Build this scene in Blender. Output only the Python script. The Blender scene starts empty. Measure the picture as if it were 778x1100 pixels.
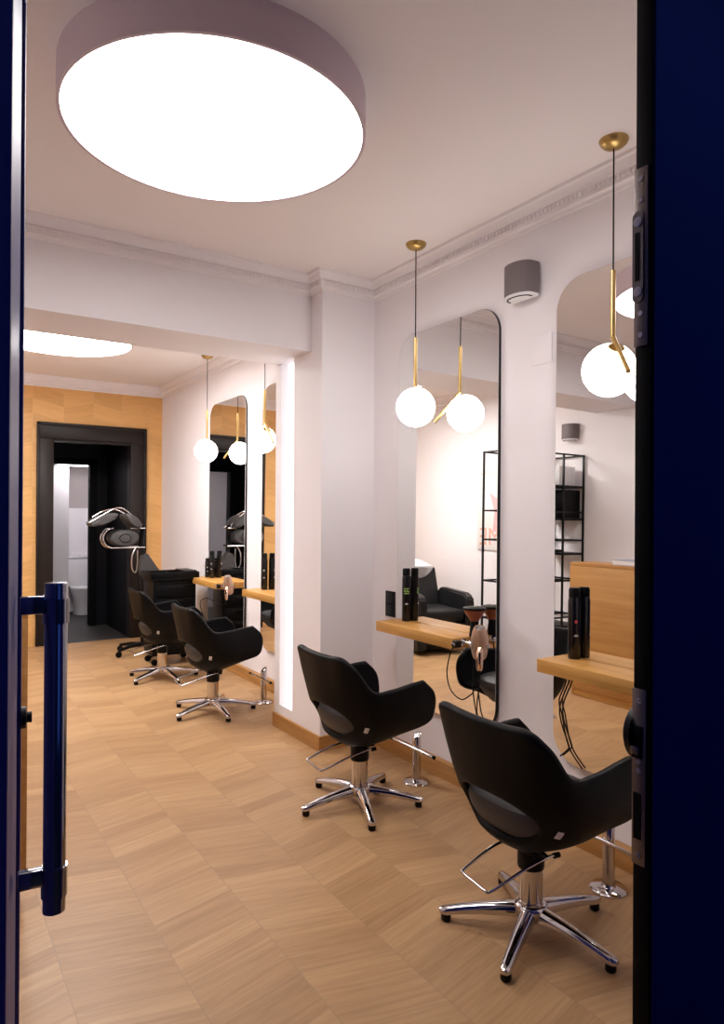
import bpy, bmesh, math, random
import numpy as np
from mathutils import Vector, Matrix
random.seed(7)
PI = math.pi
S = bpy.context.scene
COL = S.collection
V = Vector

# ------------------------------------------------------------------ materials
def nodes_of(m):
    m.use_nodes = True
    nt = m.node_tree
    return nt, nt.nodes, nt.links, nt.nodes['Principled BSDF']

def mat(name, col, rough=0.5, metal=0.0, noise=0.0, nscale=8.0, bump=0.0, bscale=60.0, spec=0.5, coat=0.0):
    m = bpy.data.materials.new(name)
    nt, N, L, b = nodes_of(m)
    b.inputs['Base Color'].default_value = (*col, 1)
    b.inputs['Roughness'].default_value = rough
    b.inputs['Metallic'].default_value = metal
    b.inputs['Specular IOR Level'].default_value = spec
    b.inputs['Coat Weight'].default_value = coat
    tc = N.new('ShaderNodeTexCoord')
    if noise:
        n = N.new('ShaderNodeTexNoise'); n.inputs['Scale'].default_value = nscale; n.inputs['Detail'].default_value = 4
        L.new(tc.outputs['Object'], n.inputs['Vector'])
        r = N.new('ShaderNodeMapRange')
        r.inputs['To Min'].default_value = 1 - noise; r.inputs['To Max'].default_value = 1 + noise
        L.new(n.outputs['Fac'], r.inputs['Value'])
        x = N.new('ShaderNodeMix'); x.data_type = 'RGBA'; x.blend_type = 'MULTIPLY'; x.inputs['Factor'].default_value = 1
        x.inputs['A'].default_value = (*col, 1)
        L.new(r.outputs['Result'], x.inputs['B']); L.new(x.outputs['Result'], b.inputs['Base Color'])
    if bump:
        n = N.new('ShaderNodeTexNoise'); n.inputs['Scale'].default_value = bscale; n.inputs['Detail'].default_value = 3
        L.new(tc.outputs['Object'], n.inputs['Vector'])
        bp = N.new('ShaderNodeBump'); bp.inputs['Strength'].default_value = bump; bp.inputs['Distance'].default_value = 0.004
        L.new(n.outputs['Fac'], bp.inputs['Height']); L.new(bp.outputs['Normal'], b.inputs['Normal'])
    return m

def emis(name, col, strength):
    m = bpy.data.materials.new(name)
    nt, N, L, b = nodes_of(m)
    b.inputs['Base Color'].default_value = (0.9, 0.9, 0.9, 1)
    b.inputs['Emission Color'].default_value = (*col, 1)
    b.inputs['Emission Strength'].default_value = strength
    return m

def math_node(N, L, op, a, b=None, c=None):
    n = N.new('ShaderNodeMath'); n.operation = op
    for i, v in enumerate((a, b, c)):
        if v is None: continue
        if isinstance(v, (int, float)): n.inputs[i].default_value = v
        else: L.new(v, n.inputs[i])
    return n.outputs[0]

def chevron(name, across, along, x0, colw, slope, plank, dark, light, grout, rough, gw=0.0016, pw=0.0008, v0=0.0, pvar=0.4):
    """wood-look tile laid in chevron columns; across / along name the world axes"""
    m = bpy.data.materials.new(name)
    nt, N, L, b = nodes_of(m)
    g = N.new('ShaderNodeNewGeometry'); sp = N.new('ShaderNodeSeparateXYZ')
    L.new(g.outputs['Position'], sp.inputs[0])
    X = sp.outputs[across]; Y = sp.outputs[along]
    M = lambda op, a, b_=None, c=None: math_node(N, L, op, a, b_, c)
    xs = M('ADD', X, -x0 + colw * 40)
    col = M('FLOOR', M('DIVIDE', xs, colw))
    pp = M('PINGPONG', xs, colw)
    v = M('ADD', M('ADD', Y, v0 + 10), M('MULTIPLY', pp, slope))
    k = M('FLOOR', M('DIVIDE', v, plank))
    # per plank random value
    cv = N.new('ShaderNodeCombineXYZ'); L.new(col, cv.inputs[0]); L.new(k, cv.inputs[1])
    wn = N.new('ShaderNodeTexWhiteNoise'); wn.noise_dimensions = '2D'; L.new(cv.outputs[0], wn.inputs['Vector'])
    # grain stretched along the plank
    gv = N.new('ShaderNodeCombineXYZ')
    L.new(M('MULTIPLY', X, 1.6), gv.inputs[0]); L.new(M('MULTIPLY', v, 26), gv.inputs[1])
    L.new(M('MULTIPLY', wn.outputs['Value'], 40), gv.inputs[2])
    n1 = N.new('ShaderNodeTexNoise'); n1.inputs['Scale'].default_value = 2.2; n1.inputs['Detail'].default_value = 6; n1.inputs['Roughness'].default_value = 0.6
    n1.inputs['Distortion'].default_value = 0.6
    L.new(gv.outputs[0], n1.inputs['Vector'])
    f = M('ADD', M('MULTIPLY', wn.outputs['Value'], pvar), M('ADD', M('MULTIPLY', n1.outputs['Fac'], 0.9), 0.22 - pvar / 2))
    rp = N.new('ShaderNodeValToRGB')
    rp.color_ramp.elements[0].position = 0.32; rp.color_ramp.elements[0].color = (*dark, 1)
    rp.color_ramp.elements[1].position = 0.98; rp.color_ramp.elements[1].color = (*light, 1)
    L.new(f, rp.inputs[0])
    # joints
    ex = M('MINIMUM', M('FLOORED_MODULO', xs, colw), M('SUBTRACT', colw, M('FLOORED_MODULO', xs, colw)))
    ev = M('MINIMUM', M('FLOORED_MODULO', v, plank), M('SUBTRACT', plank, M('FLOORED_MODULO', v, plank)))
    j1 = M('LESS_THAN', ex, gw)
    j2 = M('MULTIPLY', M('LESS_THAN', ev, pw), 0.65)
    tile = plank * 6
    et = M('MINIMUM', M('FLOORED_MODULO', v, tile), M('SUBTRACT', tile, M('FLOORED_MODULO', v, tile)))
    j3 = M('LESS_THAN', et, gw)
    J = M('MAXIMUM', M('MAXIMUM', j1, j2), j3)
    mx = N.new('ShaderNodeMix'); mx.data_type = 'RGBA'
    L.new(J, mx.inputs['Factor']); L.new(rp.outputs[0], mx.inputs['A']); mx.inputs['B'].default_value = (*grout, 1)
    L.new(mx.outputs['Result'], b.inputs['Base Color'])
    b.inputs['Roughness'].default_value = rough
    b.inputs['Specular IOR Level'].default_value = 0.35
    bp = N.new('ShaderNodeBump'); bp.inputs['Strength'].default_value = 0.25; bp.inputs['Distance'].default_value = 0.002
    L.new(M('SUBTRACT', n1.outputs['Fac'], J), bp.inputs['Height']); L.new(bp.outputs['Normal'], b.inputs['Normal'])
    return m

def wood(name, dark, light, axis='Y', scale=1.0, rough=0.42):
    m = bpy.data.materials.new(name)
    nt, N, L, b = nodes_of(m)
    tc = N.new('ShaderNodeTexCoord'); mp = N.new('ShaderNodeMapping')
    L.new(tc.outputs['Object'], mp.inputs['Vector'])
    sc = [28, 28, 28]; sc['XYZ'.index(axis)] = 1.6
    mp.inputs['Scale'].default_value = [s * scale for s in sc]
    n = N.new('ShaderNodeTexNoise'); n.inputs['Scale'].default_value = 1.0; n.inputs['Detail'].default_value = 6
    n.inputs['Distortion'].default_value = 0.5
    L.new(mp.outputs[0], n.inputs['Vector'])
    rp = N.new('ShaderNodeValToRGB')
    rp.color_ramp.elements[0].position = 0.3; rp.color_ramp.elements[0].color = (*dark, 1)
    rp.color_ramp.elements[1].position = 0.7; rp.color_ramp.elements[1].color = (*light, 1)
    L.new(n.outputs['Fac'], rp.inputs[0]); L.new(rp.outputs[0], b.inputs['Base Color'])
    b.inputs['Roughness'].default_value = rough
    return m

FRONT_LAMP = 7.4
BACK_LAMP = 25.0
M_wall = mat('wall_paint', (0.845, 0.815, 0.835), 0.7, noise=0.015, nscale=3, bump=0.05, bscale=90)
M_ceil = mat('ceiling_paint', (0.88, 0.83, 0.815), 0.8, noise=0.015, nscale=2)
M_plaster = mat('cornice_plaster', (0.86, 0.82, 0.825), 0.6)
M_floor = chevron('floor_chevron_tile', 0, 1, -2.19, 0.3365, 0.235, 0.1, (0.34, 0.185, 0.080), (0.56, 0.345, 0.17), (0.36, 0.225, 0.12), 0.42, v0=-0.043, pvar=0.30)
M_farwood = chevron('wall_chevron_tile', 0, 2, -1.474, 0.3345, 0.24, 0.17, (0.64, 0.345, 0.115), (0.84, 0.50, 0.19), (0.75, 0.48, 0.24), 0.45, v0=0.05, pvar=0.30)
M_oak = wood('oak', (0.48, 0.23, 0.05), (0.68, 0.36, 0.095), 'Y')
M_oakX = wood('oak_crosswise', (0.48, 0.23, 0.05), (0.68, 0.36, 0.095), 'X')
M_desk = wood('desk_oak', (0.42, 0.19, 0.048), (0.54, 0.28, 0.08), 'Y', 0.7)
M_base = wood('baseboard_oak', (0.34, 0.155, 0.040), (0.52, 0.27, 0.085), 'Y')
M_baseX = wood('baseboard_oak_crosswise', (0.34, 0.155, 0.040), (0.52, 0.27, 0.085), 'X')
M_black = mat('black_leather', (0.0036, 0.0036, 0.0044), 0.5, bump=0.12, bscale=260, spec=0.14)
M_salon = mat('backwash_leather', (0.012, 0.012, 0.013), 0.45, bump=0.12, bscale=260, spec=0.3)
M_seat = mat('charcoal_leather', (0.055, 0.054, 0.058), 0.55, bump=0.12, bscale=260)
M_blackp = mat('black_plastic', (0.0035, 0.0035, 0.004), 0.42, noise=0.1, nscale=30, spec=0.15)
M_blackm = mat('black_metal', (0.004, 0.004, 0.0045), 0.4, noise=0.1, nscale=40, spec=0.3)
M_chrome = mat('chrome', (0.62, 0.60, 0.61), 0.09, 1.0, noise=0.03, nscale=20)
M_handle = mat('dark_chrome', (0.36, 0.36, 0.39), 0.12, 1.0, noise=0.03, nscale=20)
M_steel = mat('brushed_steel', (0.58, 0.56, 0.56), 0.3, 1.0, noise=0.08, nscale=60)
M_plate = mat('lock_plate_steel', (0.22, 0.19, 0.18), 0.40, 1.0, noise=0.1, nscale=40)
M_brass = mat('brass', (0.72, 0.50, 0.20), 0.28, 1.0, noise=0.05, nscale=30)
M_bronze = mat('bronze_canopy', (0.50, 0.34, 0.12), 0.35, 0.9, noise=0.05, nscale=30)
M_mirror = mat('mirror_silver', (0.90, 0.90, 0.885), 0.0, 1.0)
M_grey = mat('speaker_grey', (0.18, 0.15, 0.152), 0.55, bump=0.1, bscale=300)
M_white = mat('white_plastic', (0.80, 0.79, 0.79), 0.4, noise=0.02, nscale=20)
M_ceramic = mat('white_ceramic', (0.82, 0.80, 0.82), 0.12, noise=0.01, nscale=5)
M_drum = mat('lamp_drum_fabric', (0.64, 0.53, 0.58), 0.75, bump=0.08, bscale=200)
M_navy = mat('navy_door_paint', (0.012, 0.016, 0.16), 0.5, noise=0.05, nscale=12)
M_jamb = mat('black_door_edge', (0.003, 0.003, 0.004), 0.7, noise=0.1, nscale=30, spec=0.12)
M_darkframe = mat('dark_bronze_frame', (0.018, 0.013, 0.011), 0.45, noise=0.08, nscale=10, spec=0.25)
M_darkwall = mat('corridor_dark_paint', (0.006, 0.006, 0.009), 0.55, noise=0.08, nscale=3, spec=0.15)
M_darkfloor = mat('corridor_grey_tile', (0.05, 0.046, 0.046), 0.5, noise=0.25, nscale=5)
M_bathtile = mat('beige_wall_tile', (0.45, 0.40, 0.39), 0.35, noise=0.08, nscale=6)
M_copper = mat('copper_dryer', (0.62, 0.42, 0.31), 0.32, 0.55, noise=0.04, nscale=30)
M_copperb = mat('polished_copper', (0.85, 0.62, 0.48), 0.12, 1.0, noise=0.03, nscale=30)
M_amber = mat('amber_plastic', (0.30, 0.075, 0.03), 0.3, noise=0.1, nscale=30)
M_green = mat('green_print', (0.30, 0.55, 0.12), 0.5, noise=0.1, nscale=60)
M_print = mat('pale_print', (0.55, 0.55, 0.55), 0.5, noise=0.1, nscale=60)
M_red = mat('red_print', (0.45, 0.05, 0.04), 0.5, noise=0.1, nscale=60)
M_pink = mat('pink_print', (0.78, 0.45, 0.46), 0.6, noise=0.06, nscale=12)
M_salmon = mat('salmon_print', (0.74, 0.42, 0.34), 0.6, noise=0.05, nscale=12)
M_paper = mat('poster_paper', (0.80, 0.77, 0.76), 0.6, noise=0.02, nscale=6)
M_blueprint = mat('blue_cover', (0.30, 0.34, 0.45), 0.4, noise=0.1, nscale=20)
M_pad = mat('grey_heater_pad', (0.055, 0.052, 0.052), 0.5, noise=0.1, nscale=30)
M_bottle = mat('black_glossy_bottle', (0.004, 0.004, 0.0045), 0.22, noise=0.1, nscale=30)
M_amberglass = mat('amber_glass', (0.35, 0.12, 0.02), 0.15, noise=0.1, nscale=20)
M_street = mat('street_paving', (0.03, 0.03, 0.035), 0.7, noise=0.2, nscale=4)
M_lamp1 = emis('front_lamp_diffuser', (1.0, 0.95, 0.94), FRONT_LAMP)
M_lamp2 = emis('back_lamp_diffuser', (1.0, 0.965, 0.95), BACK_LAMP)
M_globe = emis('opal_globe_lit', (1.0, 0.95, 0.91), 8.5)
M_niche = emis('niche_light_panel', (0.96, 0.97, 1.0), 0.85)
M_bath = emis('bathroom_lamp', (1.0, 0.97, 1.0), 6)
# ------------------------------------------------------------------ mesh helpers
class MB:
    def __init__(s): s.bm = bmesh.new()
    def box(s, x0, x1, y0, y1, z0, z1, bev=0.0, seg=2):
        b2 = bmesh.new(); bmesh.ops.create_cube(b2, size=1)
        for v in b2.verts:
            v.co = V(((x0 + x1) / 2 + v.co.x * (x1 - x0), (y0 + y1) / 2 + v.co.y * (y1 - y0), (z0 + z1) / 2 + v.co.z * (z1 - z0)))
        if bev: bmesh.ops.bevel(b2, geom=list(b2.edges), offset=bev, segments=seg, profile=0.5, affect='EDGES')
        s.merge(b2); return s
    def merge(s, b2, mtx=None):
        if mtx is not None: b2.transform(mtx)
        me = bpy.data.meshes.new('t'); b2.to_mesh(me); b2.free(); s.bm.from_mesh(me); bpy.data.meshes.remove(me)
    def ring_sweep(s, rings, closed=False, caps=True, closed_ring=True):
        bm = s.bm; vs = [[bm.verts.new(p) for p in r] for r in rings]
        n = len(rings[0]); R = len(rings)
        for i in range(R if closed else R - 1):
            a, b = vs[i], vs[(i + 1) % R]
            for j in range(n if closed_ring else n - 1):
                try: bm.faces.new((a[j], a[(j + 1) % n], b[(j + 1) % n], b[j]))
                except ValueError: pass
        if caps and not closed and closed_ring:
            bm.faces.new(vs[0][::-1]); bm.faces.new(vs[-1])
        return s
    def tube(s, pts, r, n=12, closed=False, caps=True):
        pts = [V(p) for p in pts]; rr = r if isinstance(r, (list, tuple)) else [r] * len(pts)
        rings = []; up = None; P = len(pts)
        for i, p in enumerate(pts):
            a = pts[i - 1] if (i > 0 or closed) else p
            c = pts[(i + 1) % P] if (i < P - 1 or closed) else p
            t = (c - a).normalized()
            if up is None:
                up = t.orthogonal().normalized()
            else:
                up = (up - t * up.dot(t))
                up = up.normalized() if up.length > 1e-6 else t.orthogonal().normalized()
            w = t.cross(up)
            rings.append([p + (up * math.cos(2 * PI * k / n) + w * math.sin(2 * PI * k / n)) * rr[i] for k in range(n)])
        return s.ring_sweep(rings, closed, caps)
    def lathe(s, prof, n=32, c=(0, 0, 0), mtx=None, sy=1.0):
        b2 = bmesh.new(); vs = []
        for r, z in prof:
            if r < 1e-6: vs.append([b2.verts.new((0, 0, z))])
            else: vs.append([b2.verts.new((r * math.cos(2 * PI * k / n), r * sy * math.sin(2 * PI * k / n), z)) for k in range(n)])
        for a, b in zip(vs, vs[1:]):
            if len(a) == 1 and len(b) == 1: continue
            for k in range(n):
                k2 = (k + 1) % n
                if len(a) == 1: b2.faces.new((a[0], b[k2], b[k]))
                elif len(b) == 1: b2.faces.new((a[k], a[k2], b[0]))
                else: b2.faces.new((a[k], a[k2], b[k2], b[k]))
        if len(vs[0]) > 1: b2.faces.new(vs[0][::-1])
        if len(vs[-1]) > 1: b2.faces.new(vs[-1])
        if mtx is not None: b2.transform(mtx)
        bmesh.ops.translate(b2, verts=b2.verts, vec=V(c))
        s.merge(b2); return s
    def prism(s, poly, axis, a0, a1):
        """extrude a 2-D outline along an axis (axis 'x': poly=(y,z); 'y': (x,z); 'z': (x,y))"""
        def P(p, a): return {'x': (a, p[0], p[1]), 'y': (p[0], a, p[1]), 'z': (p[0], p[1], a)}[axis]
        bm = s.bm
        A = [bm.verts.new(P(p, a0)) for p in poly]; B = [bm.verts.new(P(p, a1)) for p in poly]
        n = len(poly)
        for i in range(n): bm.faces.new((A[i], A[(i + 1) % n], B[(i + 1) % n], B[i]))
        bm.faces.new(A[::-1]); bm.faces.new(B); return s
    def build(s, name, m, parent=None, loc=None, smooth=40):
        bm = s.bm
        bmesh.ops.recalc_face_normals(bm, faces=bm.faces)
        if smooth:
            for f in bm.faces: f.smooth = True
            ca = math.radians(smooth)
            for e in bm.edges:
                if len(e.link_faces) == 2:
                    e.smooth = e.calc_face_angle(0) < ca
        me = bpy.data.meshes.new(name); bm.to_mesh(me); bm.free()
        me.materials.append(m)
        o = bpy.data.objects.new(name, me); COL.objects.link(o)
        if loc: o.location = loc
        if parent: o.parent = parent
        return o

def thing(name, label, cat, loc=(0, 0, 0), rz=0.0, group=None):
    o = bpy.data.objects.new(name, None); COL.objects.link(o)
    o.empty_display_size = 0.1
    o.location = loc; o.rotation_euler = (0, 0, rz)
    return tag(o, label, cat, group)
def tag(o, label, cat, group=None):
    o['label'] = label; o['category'] = cat
    if group: o['group'] = group
    return o
def struct(o, label=None):
    o['kind'] = 'structure'
    if label: o['label'] = label
    o['category'] = {'w': 'wall', 'f': 'floor', 'c': 'ceiling', 'b': 'baseboard', 't': 'trim', 'd': 'door'}.get(o.name[0], 'wall')
    return o
def copy_tree(o, parent=None):
    c = o.copy(); COL.objects.link(c)
    if parent: c.parent = parent
    for ch in list(o.children): copy_tree(ch, c)
    return c
def rounded_rect(y0, y1, z0, z1, r, n=10):
    out = []
    for cy, cz, a0 in ((y1 - r, z1 - r, 0), (y0 + r, z1 - r, 90), (y0 + r, z0 + r, 180), (y1 - r, z0 + r, 270)):
        for k in range(n + 1):
            a = math.radians(a0 + 90 * k / n); out.append((cy + r * math.cos(a), cz + r * math.sin(a)))
    return out
def smooth_path(pts, n=8, closed=False):
    P = [np.array(p, float) for p in pts]; out = []
    m = len(P)
    rng = range(m if closed else m - 1)
    for i in rng:
        if closed: a, b, c, d = P[i - 1], P[i], P[(i + 1) % m], P[(i + 2) % m]
        else: a, b, c, d = P[max(i - 1, 0)], P[i], P[i + 1], P[min(i + 2, m - 1)]
        for k in range(n):
            t = k / n
            out.append(tuple(0.5 * ((2 * b) + (-a + c) * t + (2 * a - 5 * b + 4 * c - d) * t * t + (-a + 3 * b - 3 * c + d) * t ** 3)))
    if not closed: out.append(tuple(P[-1]))
    return out

# ------------------------------------------------------------------ setting
WX = 0.025; W = -3.21; YF = 8.665; Y0 = 0.75; H = 3.137
struct(MB().box(W - 0.12, 0.12, 0.55, YF, -0.1, 0.0).build('floor', M_floor, smooth=0), 'wood look chevron tile floor of the salon')
struct(MB().box(W - 0.12, 0.12, Y0 - 0.1, YF + 0.14, H, H + 0.12).build('ceiling', M_ceil, smooth=0), 'pale plaster ceiling of the salon')
struct(MB().box(WX, 0.14, Y0, YF + 0.14, -0.1, H).build('wall_right', M_wall, smooth=0), 'pale wall with the mirrors and shelves')
struct(MB().box(W - 0.12, W, Y0, YF + 0.14, -0.1, H).build('wall_left', M_wall, smooth=0), 'plain pale wall seen in the mirrors')
mb = MB()
mb.box(W, -1.30, YF, YF + 0.14, -0.1, H); mb.box(-0.32, WX, YF, YF + 0.14, -0.1, H); mb.box(-1.30, -0.32, YF, YF + 0.14, 2.45, H)
struct(mb.build('wall_far', M_farwood, smooth=0), 'far wall clad in wood look chevron tile')
mb = MB()
mb.box(W - 0.12, -2.60, Y0 - 0.1, Y0, -0.1, H); mb.box(-0.55, 0.12, Y0 - 0.1, Y0, -0.1, H); mb.box(-2.60, -0.55, Y0 - 0.1, Y0, 2.80, H)
struct(mb.build('wall_front', M_wall, smooth=0), 'street side wall around the entrance')
struct(MB().box(-12, 10, -14, 0.55, -0.12, -0.02).build('ground', M_street, smooth=0), 'street paving outside')['category'] = 'ground'

# pillar with a lit niche in its left side
PX, PY0, PY1 = -0.388, 3.877, 4.553
NY0, NY1, NZ0, NZ1 = 4.268, 4.468, 0.165, 2.64
mb = MB()
mb.box(PX + 0.07, WX, PY0, PY1, 0, H)
mb.box(PX, PX + 0.07, PY0, NY0, 0, H); mb.box(PX, PX + 0.07, NY1, PY1, 0, H)
mb.box(PX, PX + 0.07, NY0, NY1, 0, NZ0); mb.box(PX, PX + 0.07, NY0, NY1, NZ1, H)
struct(mb.build('wall_pillar', M_wall, smooth=0), 'pale pillar between the two rooms')
nl = MB().box(PX + 0.055, PX + 0.069, NY0 + 0.004, NY1 - 0.004, NZ0 + 0.004, NZ1 - 0.004).build('niche_light', M_niche, smooth=0)
tag(nl, 'tall glowing white light strip set in the side of the pillar', 'light strip')
struct(MB().box(W, PX, 4.02, 4.53, 2.64, H).build('wall_beam', M_wall, smooth=0), 'pale ceiling beam between the two rooms')

# cornice
PROF = [(0, 0), (0, 0.128), (0.064, 0.128), (0.064, 0.112), (0.054, 0.106), (0.046, 0.092), (0.042, 0.076), (0.042, 0.068), (0.026, 0.066), (0.026, 0.034), (0.030, 0.032), (0.030, 0.024), (0.012, 0.018), (0.010, 0.0)]
def cornice(name, path, dent=True):
    """path: list of (x,y), room side on the left of travel; mitred corners"""
    P = [V((p[0], p[1], 0)) for p in path]; n = len(P); rings = []
    for i in range(n):
        d0 = (P[i] - P[i - 1]).normalized() if i else (P[1] - P[0]).normalized()
        d1 = (P[i + 1] - P[i]).normalized() if i < n - 1 else d0
        n0 = V((-d0.y, d0.x, 0)); n1 = V((-d1.y, d1.x, 0))
        b = (n0 + n1); b = b / (b.dot(n0)) if b.length > 1e-6 else n0
        rings.append([P[i] + b * q + V((0, 0, H - 0.128 + z)) for q, z in PROF])
    mb = MB(); mb.ring_sweep(rings)
    if dent:
        for i in range(n - 1):
            d = (P[i + 1] - P[i]); Ln = d.length; d.normalize(); nn = V((-d.y, d.x, 0))
            k = int(Ln / 0.026)
            for j in range(k):
                c = P[i] + d * ((j + 0.5) * Ln / k)
                b2 = bmesh.new(); bmesh.ops.create_cube(b2, size=1)
                m4 = Matrix.Translation(c + nn * 0.0285 + V((0, 0, H - 0.128 + 0.053))) @ Matrix(((d.x, nn.x, 0, 0), (d.y, nn.y, 0, 0), (0, 0, 1, 0), (0, 0, 0, 1))) @ Matrix.Diagonal((0.0145, 0.013, 0.020, 1))
                mb.merge(b2, m4)
    return struct(mb.build(name, M_plaster, smooth=25), None)
cornice('trim_1', [(W, Y0), (W, 4.02)][::-1])['label'] = 'dentil cornice along the left wall'
cornice('trim_2', [(PX, 4.02), (W, 4.02)])['label'] = 'dentil cornice along the beam'
cornice('trim_3', [(WX, Y0), (WX, PY0), (PX, PY0), (PX, 4.02)])['label'] = 'dentil cornice along the mirror wall and pillar'
cornice('trim_4', [(WX, PY1), (WX, YF), (W, YF), (W, 4.53)], False)['label'] = 'plaster cornice around the back room'

# baseboards
def bb(name, m, *b): return struct(MB().box(*b, bev=0.003).build(name, m, smooth=0))
bb('baseboard_right', M_base, -0.016, WX, Y0, PY0, 0, 0.098)['label'] = 'oak baseboard under the two near mirrors'
bb('baseboard_pillar_front', M_baseX, PX - 0.016, -0.016, PY0 - 0.016, PY0, 0, 0.098)['label'] = 'oak baseboard on the pillar front'
bb('baseboard_pillar_side', M_base, PX - 0.016, PX, PY0, PY1 + 0.0, 0, 0.098)['label'] = 'oak baseboard on the pillar side'
bb('baseboard_back', M_base, -0.016, WX, PY1, YF, 0, 0.098)['label'] = 'oak baseboard under the two far mirrors'
bb('baseboard_left', M_base, W, W + 0.016, Y0, YF, 0, 0.098)['label'] = 'oak baseboard along the left wall'

# far doorway: dark casing, corridor, washroom beyond
mb = MB()
mb.box(-1.425, -1.25, YF - 0.035, YF, 0, 2.41, 0.006); mb.box(-0.37, -0.188, YF - 0.035, YF, 0, 2.41, 0.006); mb.box(-1.425, -0.188, YF - 0.035, YF, 2.41, 2.588, 0.006)
mb.box(-1.435, -1.40, YF - 0.05, YF - 0.03, 0, 2.6, 0.005); mb.box(-0.21, -0.178, YF - 0.05, YF - 0.03, 0, 2.6, 0.005); mb.box(-1.435, -0.178, YF - 0.05, YF - 0.03, 2.566, 2.6, 0.005)
mb.box(-1.30, -1.25, YF, YF + 0.14, 0, 2.41); mb.box(-0.37, -0.32, YF, YF + 0.14, 0, 2.41); mb.box(-1.30, -0.32, YF, YF + 0.14, 2.385, 2.45)
struct(mb.build('door_3', M_darkframe), 'wide dark door casing in the far wall')
struct(MB().box(-2.0, -0.2, YF + 0.0, 11.6, -0.1, 0.001).build('floor_corridor', M_darkfloor, smooth=0), 'dark grey corridor floor')
mb = MB()
mb.box(-0.37, -0.27, YF + 0.14, 9.86, 0, 2.6); mb.box(-2.0, -1.9, YF + 0.14, 9.86, 0, 2.6); mb.box(-2.0, -0.27, YF + 0.14, 11.5, 2.5, 2.6)
mb.box(-0.51, -0.27, 9.86, 9.95, 0, 2.5); mb.box(-2.0, -1.5, 9.86, 9.95, 0, 2.5); mb.box(-1.5, -0.51, 9.86, 9.95, 2.28, 2.5)
struct(mb.build('wall_corridor', M_darkwall, smooth=0), 'dark corridor walls behind the doorway')
mb = MB()
mb.box(-0.60, -0.51, 9.82, 9.97, 0, 2.28, 0.004); mb.box(-1.5, -1.42, 9.82, 9.97, 0, 2.28, 0.004); mb.box(-1.5, -0.51, 9.82, 9.97, 2.20, 2.28, 0.004)
struct(mb.build('door_4', M_jamb), 'black washroom door frame')
mb = MB()
mb.box(-2.0, -0.68, 10.9, 11.4, 0, 2.5); mb.box(-2.0, -0.1, 11.4, 11.5, 0, 1.62); mb.box(-0.1, 0.0, 9.95, 11.5, 0, 2.5); mb.box(-2.0, -1.9, 9.95, 11.5, 0, 2.5)
mb.box(-0.27, 0.0, 9.86, 9.95, 0, 2.5)
struct(mb.build('wall_washroom', M_wall, smooth=0), 'white washroom walls')
struct(MB().box(-0.7, -0.1, 11.39, 11.5, 1.62, 2.5).build('wall_washroom_tile', M_bathtile, smooth=0), 'beige tiled upper washroom wall')
struct(MB().box(-1.9, -0.1, 9.95, 11.4, 2.275, 2.32).build('ceiling_washroom', M_wall, smooth=0), 'washroom ceiling')
wl = thing('washroom_lamp', 'bright flat ceiling lamp seen at the top of the washroom doorway', 'ceiling lamp', (-0.52, 10.65, 2.275))
MB().box(-0.36, 0.36, -0.225, 0.225, -0.030, 0.0, 0.004).build('housing', M_white, wl)
MB().box(-0.345, 0.345, -0.21, 0.21, -0.036, -0.029, 0.002).build('diffuser', M_bath, wl)

# toilet
t = thing('toilet', 'white toilet seen through the dark far doorway', 'toilet', (-0.45, 11.05, 0.0))
MB().box(-0.19, 0.19, 0.17, 0.335, 0.40, 0.84, 0.02).build('tank', M_ceramic, t)
MB().box(-0.20, 0.20, 0.16, 0.34, 0.84, 0.875, 0.012).build('tank_lid', M_ceramic, t)
MB().lathe([(0, 0.875), (0.025, 0.875), (0.022, 0.885), (0, 0.887)], 16, (0, 0.25, 0)).build('flush_button', M_chrome, t)
mb = MB(); rings = []
for z, rx, ry, cy in ((0.0, 0.12, 0.20, 0.06), (0.12, 0.11, 0.20, 0.05), (0.26, 0.14, 0.23, 0.0), (0.36, 0.18, 0.26, -0.04), (0.40, 0.185, 0.27, -0.05)):
    rings.append([(rx * math.cos(a), cy + ry * math.sin(a), z) for a in np.linspace(0, 2 * PI, 33)[:-1]])
mb.ring_sweep(rings).build('bowl', M_ceramic, t)
mb = MB(); mb.ring_sweep([[(0.19 * k * math.cos(a), -0.05 + 0.275 * k * math.sin(a), z) for a in np.linspace(0, 2 * PI, 33)[:-1]] for z, k in ((0.40, 1), (0.425, 1.0), (0.437, 0.9))]).build('seat_lid', M_ceramic, t)

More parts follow.
